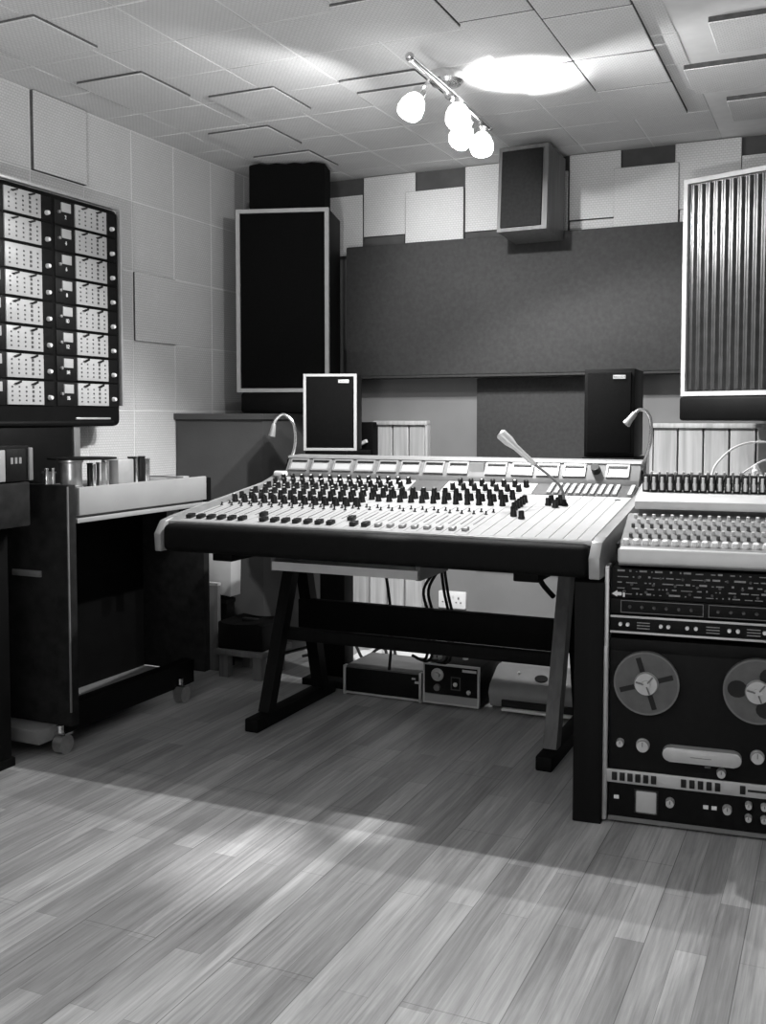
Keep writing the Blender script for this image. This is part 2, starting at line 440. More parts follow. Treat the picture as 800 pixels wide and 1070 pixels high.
monitor('big monitor speaker with shiny vertical ribs in white frame, right side', RS, R(-21.5), True)
pl = skirt('black plinth box under the ribbed speaker, above the pine cladding', RS, R(-21.5), -.005, .47)
for x in (.1, .38): MB().box(x - .02, .3, .03, x + .02, .58 if x < .2 else .74, .07).build('wall_arm', 'black', pl)

# hanging speaker
hs = thing('hanging_speaker', 'grey boxed speaker hanging from ceiling above the large dark panel', 'loudspeaker', (-1.315, 4.37, 1.978), R(-3), rx=R(-4))
MB().box(-.115, .012, 0, .115, .25, .375, .004).build('cabinet', 'walnut', hs)
MB().box(-.100, .0, .018, .088, .02, .357, .003).build('grille', 'grey_cloth', hs)
MB().frame(-.115, 0, .115, .375, .016, .004, .016).build('front_frame', 'walnut', hs)
MB().box(-.03, .2, .375, .03, .23, .398).box(-.03, .25, .15, .03, .36, .2).build('bracket', 'black', hs)

# desk speakers on pole stands behind the console
def desk_speaker(label, loc, rz, framed, w, h, d):
    t = thing('desk_speaker', label, 'loudspeaker', loc, rz, 'small speakers behind the console')
    MB().box(-w / 2, .012, 0, w / 2, d, h, .004).build('cabinet', 'black', t)
    MB().box(-w / 2 + .012, .0, .014, w / 2 - .012, .018, h - .014, .004).build('grille', 'black_cloth', t)
    if framed: MB().frame(-w / 2, 0, w / 2, h, .011, -.002, .016).build('front_frame', 'speaker_trim', t)
    bd = MB().box(-.023, -.003, -.007, .023, .001, .007, .001).build('badge', 'knob_white' if framed else 'alu', t, (w / 2 - .055, 0, h - .032))
    text('TANNOY', .0105, 'lettering', 'knob', bd, (0, -.0032, 0), (R(90), 0, 0), .0003)
    return t
def stand(label, loc, h):
    t = thing('speaker_stand', label, 'speaker stand', loc, 0, 'speaker stands behind the console')
    MB().box(-.11, -.12, 0, .11, .14, .03, .004).build('base', 'black', t)
    MB().box(-.06, -.045, .03, .06, .045, h - .02, .004).build('column', 'black', t)
    MB().box(-.1, -.1, h - .02, .1, .14, h, .003).build('top_plate', 'black', t)
    return t
desk_speaker('small black speaker with pale frame, left, behind the console', (-2.0, 3.86, 1.012), R(19), True, .228, .327, .2)
stand('black column stand carrying the small framed speaker, left', (-2.0, 3.92, 0), 1.01)
desk_speaker('plain black small speaker without frame, right, behind the console', (-.80, 3.80, 1.005), R(3), False, .186, .33, .26)
stand('black column stand carrying the plain black speaker, right', (-.80, 3.90, 0), 1.003)

# small switch box on the cladding
sb = thing('switch_box', 'small black box with a white lever on back wall, right of the left desk speaker', 'switch box', (-2.235, 4.73, .93))
MB().box(-.05, -.03, 0, .045, .07, .2, .004).build('housing', 'black', sb)
MB().bar((-.025, -.04, .085), (.02, -.05, .105), .016, .016).build('lever', 'knob_white', sb)

# ------------------------------------------------------------------ mixing console
X0, X1 = -2.095, -.64
con = thing('mixing_console', 'wide studio mixing console with pale channel strips and black padded front, on trestles', 'mixing console', (0, 0, 0))
con.location = (-1.36, 3.2, .70); CO = Vector(con.location)
def cmb(b, name, m, parent=con): return b.build(name, m, parent, loc=None if parent is not con else -CO)
A0 = Vector((0, 2.885, .797)); A1 = Vector((0, 3.50, .878)); B1 = Vector((0, 3.60, .912))
sl = (A1 - A0); ang = math.atan2(sl.z, sl.y); sl2 = (B1 - A1); ang2 = math.atan2(sl2.z, sl2.y)
def SP(x, y, h=0):
    """point on the console top at depth y, h above the surface"""
    if y <= A1.y:
        k = (y - A0.y) / sl.y; return Vector((x, y - h * math.sin(ang), A0.z + sl.z * k + h * math.cos(ang)))
    k = (y - A1.y) / sl2.y; return Vector((x, y - h * math.sin(ang2), A1.z + sl2.z * k + h * math.cos(ang2)))
prof = [(2.87, .705), (2.87, .79), (A1.y, A1.z - .006), (B1.y, B1.z - .006), (3.73, .92), (3.73, .74), (3.45, .705)]
cmb(MB().prism(prof, 'x', X0, X1), 'body', 'cons_grey')
cmb(MB().box(X0 + .002, 2.80, .700, X1 - .002, 2.875, .793, .022, 4), 'armrest', 'vinyl')
cmb(MB().box(X0, 2.845, .788, X1, 2.883, .801, .003), 'front_trim', 'cons_trim')
cheek = [(2.80, .700), (2.795, .76), (2.83, .803), (2.88, .812), (A1.y, A1.z + .012), (B1.y, B1.z + .012), (3.74, .93), (3.74, .74), (3.45, .70)]
for a, bb in ((X0 - .026, X0), (X1, X1 + .032)): cmb(MB().prism(cheek, 'x', a, bb, .004), 'end_cheek', 'cons_trim')
# channel strips
NCH = 34; PX0 = X0 + .012; PW = (X1 - .012 - PX0) / NCH
proto = None
for i in range(NCH):
    b = MB(); x = PX0 + i * PW
    a = SP(0, A0.y + .003, -.004); d = SP(0, A1.y - .003, -.004); a2 = SP(0, A0.y + .003, .002); d2 = SP(0, A1.y - .003, .002)
    b.prism([(a.y, a.z), (d.y, d.z), (d2.y, d2.z), (a2.y, a2.z)], 'x', 0, PW - (.0022))
    if proto is None:
        proto = cmb(b, 'channel_strip', 'strip'); proto.location = Vector((x, 0, 0)) - CO
    else:
        b.bm.free(); inst(proto, con, Vector((x, 0, 0)) - CO)
# upper panel row
def upper(x0, x1, name, m, h=.002):
    a, d, a2, d2 = SP(0, A1.y + .004, -.004), SP(0, B1.y - .004, -.004), SP(0, A1.y + .004, h), SP(0, B1.y - .004, h)
    return cmb(MB().prism([(a.y, a.z), (d.y, d.z), (d2.y, d2.z), (a2.y, a2.z)], 'x', x0, x1), name, m)
upper(PX0, -1.49, 'routing_panel', 'strip'); upper(-1.487, -1.36, 'jack_insert', 'strip_dark'); upper(-1.357, -1.01, 'routing_panel', 'strip')
upper(-1.007, X1 - .012, 'button_panel', 'strip_dark')
for k in range(12):
    x = -.955 + k * .0258
    a, d, a2, d2 = SP(0, A1.y + .008, 0), SP(0, B1.y - .01, 0), SP(0, A1.y + .008, .009), SP(0, B1.y - .01, .009)
    if k == 10: continue
    cmb(MB().prism([(a.y, a.z), (d.y, d.z), (d2.y, d2.z), (a2.y, a2.z)], 'x', x, x + .0135), 'key_bar', 'strip')
# knobs: black, one mesh shared
kspots = []; tspots = []
for i in range(NCH):
    x = PX0 + (i + .5) * PW - .001
    if i < 25:
        j = .006 if i % 2 else -.006
        near = i < 13
        for q, y in enumerate((3.47, 3.42, 3.37, 3.32, 3.27) if near else (3.44, 3.40, 3.36)):
            kspots.append((x + (.008 if q % 2 else -.006), y))
        if near: kspots += [(x - .010, 3.225), (x + .010, 3.20)]
        else: kspots += [(x + .004, 3.295)]
        tspots.append((x + .006, 3.19 if i >= 13 else 3.165)); tspots.append((x - .008, 3.155 if i >= 13 else 3.135))
    if (x < -1.5) or (-1.345 < x < -1.02):
        kspots += [(x - .008, 3.525), (x + .008, 3.565)]
for x, y in ((-.99, 3.30), (-.99, 3.27), (-.99, 3.24), (-.99, 3.33), (-.99, 3.36), (-.965, 3.15), (-.975, 3.18), (-.90, 3.37), (-.90, 3.33), (-.87, 3.38), (-.868, 3.34), (-.868, 3.30), (-.93, 3.12)):
    kspots.append((x, y))
kp = MB().lathe([(.0115, 0), (.0115, .005), (.0100, .007), (.0090, .025), (.0070, .018), (.0004, .018)], n=12).build('knob', 'knob', con)
kspots.sort(key=lambda p: p[1] + abs(p[0] + .9) * .3)
first = kspots[:95]; rest = kspots[95:]
for k, (x, y) in enumerate(first):
    rot = (ang if y < A1.y else ang2, 0, 0)
    if k == 0: kp.location = SP(x, y, .002) - CO; kp.rotation_euler = rot
    else: inst(kp, con, SP(x, y, .002) - CO, rot)
b = MB()
for x, y in rest:
    p = SP(x, y, .001); a = ang if y < A1.y else ang2; nrm = Vector((0, -math.sin(a), math.cos(a)))
    b.lathe([(.0115, 0), (.0115, .005), (.0100, .007), (.0090, .025), (.0004, .018)], p, nrm, 10)
o = cmb(b, 'small_knobs', 'knob'); o['kind'] = 'stuff'
# pale pointer dashes are the white knob tops
b = MB()
for x, y in rest[::2]:
    a = ang if y < A1.y else ang2; nrm = Vector((0, -math.sin(a), math.cos(a))); p = SP(x, y, .0265)
    b.cyl(p, p + nrm * .001, .0042, n=8)
o = cmb(b, 'knob_caps', 'knob_white'); o['kind'] = 'stuff'
tp = MB().cyl((0, 0, 0), (0, 0, .012), .0022, .0034, 8).cyl((0, 0, 0), (0, 0, .003), .006, n=8).build('toggle_switch', 'knob', con)
tp.location = SP(*tspots[0], .002) - CO; tp.rotation_euler = (ang - .3, 0, 0)
for q in tspots[1:]: inst(tp, con, SP(q[0], q[1], .002) - CO, (ang - .3, 0, 0))
# faders: slot and cap
sp_ = MB().box(-.0018, -.055, 0, .0018, .055, .0008).build('fader_slot', 'strip_dark', con)
fc = MB().box(-.0105, -.017, 0, .0105, .017, .014, .003).box(-.0108, -.0012, .0128, .0108, .0012, .0146).build('fader', 'knob', con)
fl = MB().box(-.0095, -.014, 0, .0095, .014, .011, .003).build('fader', 'cons_trim', con)
u1 = u2 = True
for i in range(25):
    x = PX0 + (i + .5) * PW - .001
    q = SP(x, 3.065, .0022) - CO
    if i == 0: sp_.location = q; sp_.rotation_euler = (ang, 0, 0)
    else: inst(sp_, con, q, (ang, 0, 0))
    y = 2.93 if i < 17 else 2.935
    if i in (6, 14): y = 3.0
    q = SP(x, y, .002) - CO; src = fc if i < 17 else fl
    if i == 0: fc.location = q; fc.rotation_euler = (ang, 0, 0)
    elif i == 17: fl.location = q; fl.rotation_euler = (ang, 0, 0)
    else: inst(src, con, q, (ang, 0, 0))
cmb(MB().box(-.70, 3.44, .872, -.682, 3.452, .8745), 'small_label', 'knob')
# meter bridge
br = cmb(MB().prism([(3.605, .905), (3.612, .93), (3.652, .99), (3.75, .994), (3.75, .75), (3.72, .75), (3.72, .905)], 'x', X0 + .015, X1 - .01, .003), 'meter_bridge', 'cons_grey')
cmb(MB().prism([(3.645, .988), (3.65, .997), (3.755, .999), (3.755, .991)], 'x', X0 + .012, X1 - .008), 'bridge_top_trim', 'cons_trim')
FA = Vector((0, 3.612, .93)); FB = Vector((0, 3.652, .99)); fs = (FB - FA); fang = math.atan2(fs.z, fs.y)
vm = MB().frame(-.041, -.026, .041, .026, .0065, -.006, .004).build('vu_meter', 'cons_trim', br)
vf = MB().box(-.035, -.002, -.020, .035, .003, .020).build('meter_face', 'meter', vm)
vn = MB().box(-.035, -.006, .0135, .035, -.0018, .020).build('meter_hood', 'knob', vm)
mx = [-2.022, -1.922, -1.823, -1.724, -1.625, -1.529, -1.43, -1.332, -1.181, -1.079, -.983, -.885, -.729]
for k, x in enumerate(mx):
    mid = FA + fs * .5
    src = vm if k == 0 else copy_tree(vm, br)
    src.location = Vector((x, mid.y - .001, mid.z)); src.rotation_euler = (fang - R(90), 0, 0)
kb = MB().cyl((-.806, 3.632, .962), (-.806, 3.605, .978), .017, .015).build('selector_knob', 'knob', br)
MB().box(-1.285, 3.624, .94, -1.228, 3.645, .982).build('blank_plate', 'strip', br)

# gooseneck lamps and talkback microphone
def gooseneck(label, base, path, r, head_dir, group):
    t = thing('gooseneck_lamp', label, 'gooseneck lamp', base, 0, group)
    B = Vector(base)
    MB().lathe([(.014, 0), (.014, .02), (.009, .03), (.007, .045)], n=14).build('base', 'black', t)
    pp = [Vector(p) - B for p in path]
    MB().tube(pp, r, 8).build('flexible_neck', 'chrome', t)
    e = pp[-1]; d = Vector(head_dir).normalized()
    MB().lathe([(.006, -.005), (.010, .004), (.012, .03), (.015, .05), (.012, .052)], e, d, 14).build('lamp_head', 'cons_trim', t)
    return t
gooseneck('chrome gooseneck lamp at the left end of the meter bridge', (-2.088, 3.66, .935), [(-2.088, 3.66, .96), (-2.06, 3.655, 1.02), (-2.05, 3.65, 1.08), (-2.06, 3.645, 1.135), (-2.095, 3.635, 1.165), (-2.122, 3.625, 1.15), (-2.135, 3.62, 1.125)], .006, (-.15, -.1, -1), 'gooseneck lamps on the console')
gooseneck('chrome gooseneck lamp at the right end of the meter bridge', (-.655, 3.66, .93), [(-.655, 3.66, .96), (-.64, 3.655, 1.0), (-.622, 3.65, 1.06), (-.618, 3.645, 1.13), (-.63, 3.635, 1.17), (-.655, 3.625, 1.18), (-.668, 3.615, 1.168)], .006, (-.6, -.2, -.8), 'gooseneck lamps on the console')
mb_ = SP(-.845, 3.33, .003)
tm = thing('talkback_microphone', 'silver gooseneck talkback microphone rising from the right half of the console', 'microphone', mb_)
MB().lathe([(.013, 0), (.013, .004), (.008, .012), (.006, .02)], n=14).build('base', 'black', tm)
e0 = Vector((-.948, 3.31, 1.0)) - mb_
MB().tube([(0, 0, .01), (-.004, 0, .04), (-.018, -.004, .07), (-.05, -.012, .1), e0], .0048, 8).build('flexible_neck', 'cons_grey', tm)
d = Vector((-.115, -.02, .104)).normalized()
MB().lathe([(.006, -.01), (.008, .0), (.0095, .02), (.011, .08), (.018, .11), (.019, .145), (.013, .152)], e0, d, 18).build('microphone_head', 'alu', tm)
MB().lathe([(.014, 0), (.014, .002), (.004, .003)], e0 + d * .152, d, 14).build('grille', 'black', tm)
lb = thing('clip_lamp', 'small white clip lying at the left end of the console by the gooseneck', 'clip', SP(-2.075, 3.575, .012))
MB().box(-.03, -.012, 0, .028, .014, .022, .008).build('body', 'knob_white', lb); MB().box(-.036, -.004, .004, -.028, .006, .014).build('jaw', 'black', lb)

# tray hanging below the console and the trestle stand
ty = thing('under_tray', 'shallow white tray fixed beneath the console', 'tray', (-1.535, 3.12, .62))
MB().box(-.275, -.07, 0, .275, .2, .012).box(-.275, -.07, .012, .275, -.062, .03).build('pan', 'white_paint', ty)
for x in (-.277, .272): MB().box(x - .008, -.06, -.004, x + .008, .2, .085).build('hanger', 'cons_grey', ty)

st = thing('trestle_stand', 'dark wooden trestle stand with two A shaped ends under the console', 'stand', (-1.41, 3.45, 0))
SO = Vector(st.location)
def sbm(b, n, m): return b.build(n, m, st, -SO)
for x, side in ((-1.95, 0), (-.865, 1)):
    f0, f1 = (3.13, 3.76) if side == 0 else (3.17, 3.72)
    sbm(MB().box(x - .028, f0, 0, x + .028, f1, .05, .006), 'foot_bar', 'black')
    sbm(MB().bar((x, 3.24 if side == 0 else 3.27, .045), (x, 3.475, .675), .06 if side else .05, .045, (1, 0, 0)), 'leg', 'bare_wood' if side else 'dark_wood')
    sbm(MB().bar((x + .01, 3.655, .045), (x + .01, 3.485, .675), .05, .05, (1, 0, 0)), 'leg', 'black')
    sbm(MB().box(x - .04, 2.95, .655, x + .04, 3.65, .70, .004), 'top_bearer', 'black')
sbm(MB().box(-1.97, 3.52, .315, -.84, 3.56, .43, .004), 'cross_beam', 'black')
sbm(MB().box(-1.985, 3.36, .30, -.845, 3.40, .345, .004), 'stretcher', 'dark_wood')

# ------------------------------------------------------------------ under and behind the console
am = thing('amplifier', 'low wide black amplifier with silver corner trim on the floor under console', 'amplifier', (-1.705, 3.75, 0))
MB().box(-.175, .004, .012, .175, .27, .118, .004).build('case', 'cons_grey', am)
MB().box(-.165, -.004, .014, .165, .008, .112, .003).build('front_glass', 'deck_black', am)
for x in (-.176, .165): MB().box(x, -.008, .0, x + .011, .02, .122, .002).build('corner_trim', 'alu', am)
MB().box(-.17, -.006, .006, .17, .01, .014).build('bottom_trim', 'alu', am)
MB().box(.135, -.008, .093, .15, -.003, .1).box(.148, -.008, .078, .166, -.003, .087).build('indicator', 'knob_white', am)
ps = thing('power_supply', 'square black power supply box with dial and white base panel, on floor under console', 'power supply', (-1.40, 3.735, 0))
MB().box(-.115, .006, .012, .118, .30, .17, .004).build('case', 'black', ps)
MB().frame(-.117, .01, .12, .172, .007, -.002, .012).build('front_frame', 'alu', ps)
MB().box(-.11, .0, .05, .113, .008, .165).build('face_plate', 'deck_black', ps)
MB().box(-.11, -.001, .016, .113, .008, .048).build('base_panel', 'fascia', ps)
MB().lathe([(.026, 0), (.026, .004), (.018, .005), (.017, .004), (.012, .004), (.011, .018), (.001, .018)], (-.055, 0, .128), (0, -1, 0), 20).build('dial', 'alu', ps)
MB().lathe([(.014, 0), (.013, .012), (.001, .012)], (-.055, 0, .077), (0, -1, 0), 14).build('small_dial', 'cons_grey', ps)
sw = MB().frame(.002, .072, .042, .125, .004, -.003, .004).build('switch_bezel', 'strip_dark', ps); MB().ball((.022, -.006, .096), .009).build('switch_lever', 'knob_white', sw)
MB().ball((.078, -.006, .07), .009, (1, 1, 1)).build('pilot_lamp', 'knob_white', ps)
MB().box(.05, -.002, .148, .108, .001, .158).build('name_plate', 'knob_white', ps)
MB().lathe([(.012, 0), (.01, .012), (.001, .013)], (.02, .12, .17), (0, 0, 1), 12).build('top_fitting', 'alu', ps)
pr_ = thing('printer', 'grey rounded desktop printer with dark oval mark on the floor, right of power supply', 'printer', (-1.09, 3.78, 0))
MB().prism([(.0, .012), (-.02, .07), (.0, .105), (.09, .155), (.12, .16), (.27, .15), (.28, .012)], 'x', -.165, .19, .012).build('body', 'printer', pr_)
MB().box(-.10, -.045, .012, .185, .02, .022, .003).build('paper_tray', 'paper', pr_)
MB().box(-.105, -.026, .024, .18, .0, .05).build('output_slot', 'rubber', pr_)
ov = MB().lathe([(.026, 0), (.026, .003), (.001, .004)], (0, 0, 0), (0, 0, 1), 20).build('oval_mark', 'deck_black', pr_, (.035, .044, .131), (R(29), 0, 0)); ov.scale = (1, .75, 1)
MB().prism([(.16, .155), (.19, .165), (.30, .20), (.30, .19), (.2, .15)], 'x', -.1, .14).build('paper_feed', 'alu', pr_)
MB().ball((-.06, .06, .142), .006).build('button', 'knob_white', pr_)

sh = thing('paper_sheet', 'white crumpled dust sheet lying on the floor along back wall, behind amplifier', 'sheet', (-1.85, 4.22, 0))
b = MB(); nx, ny = 22, 14; V = []
for i in range(nx + 1):
    row = []
    for j in range(ny + 1):
        x = -.27 + i * .72 / nx; y = -.13 + j * .62 / ny
        z = .012 + .010 * math.sin(x * 17 + y * 9) + .008 * math.sin(y * 31 - x * 6) + .006 * random.random()
        row.append(b.bm.verts.new((x, y, max(z, .002))))
    V.append(row)
for i in range(nx):
    for j in range(ny): b.bm.faces.new((V[i][j], V[i + 1][j], V[i + 1][j + 1], V[i][j + 1]))
b.build('sheet', 'paper', sh)
def cable(label, pts, r, m, group=None):
    c = Vector(pts[0]); o = MB().tube([Vector(p) - c for p in pts], r, 7).build('cable', m, loc=c)
    return tag(o, label, 'cable', group)
G = 'cables lying behind the amplifier'
cable('black cable looping over the white sheet, left end', [(-2.3, 4.15, .03), (-2.15, 4.3, .05), (-2.05, 4.2, .10), (-1.98, 4.15, .05), (-1.93, 4.2, .09), (-1.87, 4.15, .1), (-1.84, 4.1, .04)], .007, 'rubber', G)
cable('black cable crossing the white sheet from the beam towards the amplifier', [(-2.0, 4.45, .16), (-1.9, 4.3, .09), (-1.78, 4.1, .05), (-1.70, 4.03, .03)], .007, 'rubber', G)
cable('thin black cable rising to a white plug beside the power supply', [(-1.72, 4.06, .03), (-1.62, 4.0, .09), (-1.54, 3.95, .15), (-1.50, 3.88, .182)], .006, 'rubber', G)
cable('pale tangled cable lying on the white sheet', [(-1.95, 4.3, .05), (-1.8, 4.2, .06), (-1.72, 4.12, .07), (-1.62, 4.15, .06), (-1.56, 4.05, .09), (-1.6, 3.98, .05)], .007, 'cable_pale', G)
pg = thing('mains_plug', 'white mains plug on cable end beside the power supply', 'plug', (-1.485, 3.80, .171)); MB().box(-.022, -.018, 0, .022, .018, .032, .01).build('body', 'socket', pg); MB().box(-.012, -.0195, .012, -.007, -.017, .022).box(.006, -.0195, .012, .011, -.017, .022).build('pin_slot', 'rubber', pg)
def socket(label, x, z):
    t = thing('wall_socket', label, 'socket', (x, YB - .012, z), 0, 'white wall sockets under the console')
    MB().box(-.073, -.012, -.043, .073, .012, .043, .005).build('face_plate', 'socket', t)
    for dx in (-.036, .036):
        MB().box(dx - .004, -.014, .006, dx + .004, -.011, .016).box(dx - .016, -.014, -.014, dx - .008, -.011, -.008).box(dx + .008, -.014, -.014, dx + .016, -.011, -.008).build('pin_holes', 'cons_grey', t)
    for dx in (-.008, .008): MB().box(dx - .005, -.016, .014, dx + .005, -.011, .03, .002).build('rocker_switch', 'socket', t)
    return t
socket('white double wall socket under the middle of the console', -1.785, .232)
socket('white double wall socket behind the right trestle leg', -1.125, .225)
G = 'cables hanging under the console'
for k, (x, xb, lab) in enumerate(((-1.43, -1.47, 'black cable hanging from console underside, leftmost of the close bundle'), (-1.40, -1.45, 'black cable bowing left in the bundle under console'), (-1.385, -1.385, 'straight black cable in the middle of the bundle under console'), (-1.35, -1.37, 'black cable hanging rightmost in the bundle under console'))):
    cable(lab, [(x, 3.62, .72), (x - .02 * (k - 1), 3.64, .6), (xb - .015, 3.66, .48), (xb, 3.68, .36), (xb - .02, 3.7, .2), (xb - .1, 3.75, .19 if k == 0 else .18)], .006, 'rubber', G)
cable('black cable hanging in front of the middle wall socket', [(-1.64, 3.6, .72), (-1.645, 3.63, .6), (-1.635, 3.66, .45), (-1.63, 3.68, .3), (-1.66, 3.72, .13)], .006, 'rubber', G)
cable('thick black cable hanging beside the right trestle', [(-1.0, 3.5, .72), (-1.005, 3.52, .65), (-.995, 3.53, .6), (-.98, 3.56, .55), (-.95, 3.6, .5)], .01, 'rubber', G)

# stool with black box, plank and white box in the left corner
so = thing('low_stool', 'low bare wooden stool in the left corner under the console, carrying a black case', 'stool', (-2.43, 3.88, 0))
MB().box(-.10, -.12, .10, .15, .14, .125, .004).build('seat', 'bare_wood', so)
for x, y in ((-.06, -.09), (.10, .10), (-.06, .10), (.115, -.09)): MB().box(x - .022, y - .02, 0, x + .022, y + .02, .10).build('leg', 'bare_wood', so)
bc = thing('equipment_case', 'black equipment case standing on the low wooden stool', 'case', (-2.43, 3.88, .125))
MB().prism([(-.095, 0), (.135, 0), (.135, .115), (.1, .122), (-.03, .105), (-.095, .122)], 'y', -.1, .12, .006).build('body', 'black', bc)
MB().box(-.03, .0, .108, .05, .02, .125, .004).build('carry_handle', 'rubber', bc)
pk = thing('plank', 'grey timber plank standing upright behind the tape machine end panel', 'plank', (-2.6, 3.86, 0))
MB().box(-.035, -.012, .0, .03, .015, .40, .003).build('board', 'bare_wood', pk); MB().box(-.036, -.0125, .39, .031, .0155, .402).build('cut_end', 'pine', pk)
wb = thing('white_box', 'white box standing on a ledge in the left corner below the console', 'box', (-2.60, 3.94, .34))
MB().prism([(-.06, .01), (.07, -.005), (.075, .2), (-.06, .2)], 'y', -.045, .04, .004).build('carton', 'paper', wb)
MB().box(-.055, -.04, -.02, .03, .035, .012).build('lid', 'black', wb)
ls = thing('corner_ledge', 'black ledge box in the left corner carrying the white box', 'ledge', (-2.62, 3.94, .0))
MB().box(-.04, -.035, 0, .06, .035, .30, .004).build('block', 'black', ls)
MB().box(-.04, -.045, .30, .065, .035, .32).build('top_board', 'dark_wood', ls)

# ------------------------------------------------------------------ multitrack tape machine, left
XM = -2.39
tmn = thing('tape_machine', 'large multitrack tape machine with black end panels and upright bridge of channel cards, left', 'tape machine', (-2.58, 3.08, 0))
TO = Vector(tmn.location)
def tb(b, n, m, parent=tmn): return b.build(n, m, parent, -TO if parent is tmn else None)
tb(MB().box(-2.76, 2.66, .10, XM + .02, 2.70, .925, .004), 'end_panel', 'scuffed')
tb(MB().box(-2.76, 3.475, .10, XM + .005, 3.515, .80, .004), 'end_panel', 'scuffed')
tb(MB().box(-2.62, 2.655, .606, -2.49, 2.665, .628, .002), 'carry_grip', 'cons_grey')
tb(MB().box(XM + .017, 2.657, .15, XM + .0212, 2.663, .92), 'worn_edge', 'cons_grey')
tb(MB().box(-2.74, 2.70, .79, XM - .012, 3.50, .905, .004), 'deck', 'cons_grey')
tb(MB().box(XM - .014, 2.735, .815, XM + .004, 3.50, .912, .003), 'fascia', 'fascia')
tb(MB().box(XM - .012, 2.72, .79, XM + .008, 3.50, .806, .002), 'lower_trim', 'fascia')
tb(MB().box(-2.76, 3.50, .79, XM, 3.54, .905, .003), 'end_cap', 'black')
tb(MB().box(-2.72, 2.72, .10, -2.69, 3.47, .79), 'back_panel', 'black')
tb(MB().box(XM - .10, 2.70, .055, XM - .05, 3.475, .15), 'bottom_rail', 'black')
tb(MB().box(-2.74, 2.71, .075, XM - .11, 3.47, .10, .004), 'base_plate', 'cons_grey')
tb(MB().box(-2.74, 2.58, .05, XM - .05, 2.70, .098, .004), 'foot_plate', 'cons_grey')
for y in (2.67, 3.36):
    k = tb(MB().cyl((-2.437, y, .034), (-2.40, y, .034), .033, n=18), 'caster', 'steel')
    b = MB().box(-2.455, y - .012, .03, -2.441, y + .012, .075).box(-2.455, y - .02, .068, -2.39, y + .02, .076); tb(b, 'caster_fork', 'chrome')
    tb(MB().cyl((-2.42, y - .01, .076), (-2.42, y - .01, .1), .012), 'caster_stem', 'chrome')
tb(MB().box(XM - .05, 3.30, .70, XM - .02, 3.34, .79), 'latch', 'cons_grey')
# deck-top hardware
def roller(y, x, r, h, m, n='guide_roller', z0=.905):
    return tb(MB().lathe([(r, 0), (r, .004), (r * .86, .006), (r * .86, h - .006), (r, h - .004), (r, h), (.001, h + .001)], (x, y, z0), (0, 0, 1), 20), n, m)
def place(px_y, r, h, m, n='guide_roller', x=-2.45): roller(px_y, x, r, h, m, n)
hub = tb(MB().lathe([(.042, 0), (.042, .008), (.037, .012), (.037, .088), (.042, .092), (.042, .1), (.001, .1)], (-2.46, 2.78, .905), (0, 0, 1), 28), 'reel_hub', 'steel')
MB().lathe([(.12, 0), (.12, .005), (.02, .007), (.001, .007)], Vector((-2.47, 2.85, 1.005)) - TO, (0, 0, 1), 32).build('reel_flange', 'black', tmn)
place(2.67, .008, .075, 'chrome', 'guide_post', -2.47); place(2.69, .006, .075, 'chrome', 'guide_post', -2.46)
place(2.715, .024, .06, 'steel', 'capstan', -2.50); 
place(2.865, .011, .085, 'knob'); place(2.885, .010, .08, 'steel'); place(2.925, .018, .085, 'steel', 'pinch_roller'); place(2.955, .012, .09, 'chrome', 'guide_post')
tb(MB().box(-2.50, 2.985, .905, -2.42, 3.075, .998, .004), 'head_cover', 'alu')
place(3.10, .016, .1, 'knob'); place(3.125, .010, .1, 'chrome', 'guide_post'); place(3.155, .018, .1, 'knob'); place(3.185, .010, .09, 'chrome', 'guide_post'); place(3.20, .007, .09, 'chrome', 'guide_post')
tb(MB().lathe([(.07, 0), (.07, .008), (.001, .012)], (-2.50, 3.27, .905), (0, 0, 1), 28), 'turntable', 'cons_trim')
tb(MB().box(-2.44, 3.36, .905, -2.40, 3.40, .918, .003), 'button_block', 'alu')
# upright bridge
XB = -2.68
tb(MB().box(-2.795, 2.45, 1.118, XB - .002, 3.335, 1.985, .025, 4), 'bridge_case', 'black')
tb(MB().box(XB - .02, 2.45, 1.985, XB + .004, 3.335, 1.997, .002), 'edge_trim', 'alu')
tb(MB().box(XB - .02, 3.336, 1.20, XB + .002, 3.348, 1.985, .002), 'edge_trim', 'alu')
tb(MB().box(XB - .02, 3.06, 1.145, XB + .004, 3.26, 1.153, .002), 'edge_trim', 'alu')
tb(MB().box(-2.79, 2.45, 1.118, XB + .002, 3.29, 1.143, .011, 3), 'bridge_bottom_rail', 'black')
tb(MB().box(-2.78, 2.56, .905, XB - .01, 3.05, 1.13, .004), 'bridge_support', 'black')
tb(MB().box(-2.77, 3.06, .905, XB - .01, 3.095, 1.13, .002), 'bridge_post', 'cons_grey')
proto = None
card_dots = [(c, r) for c in range(5) for r in range(4)]
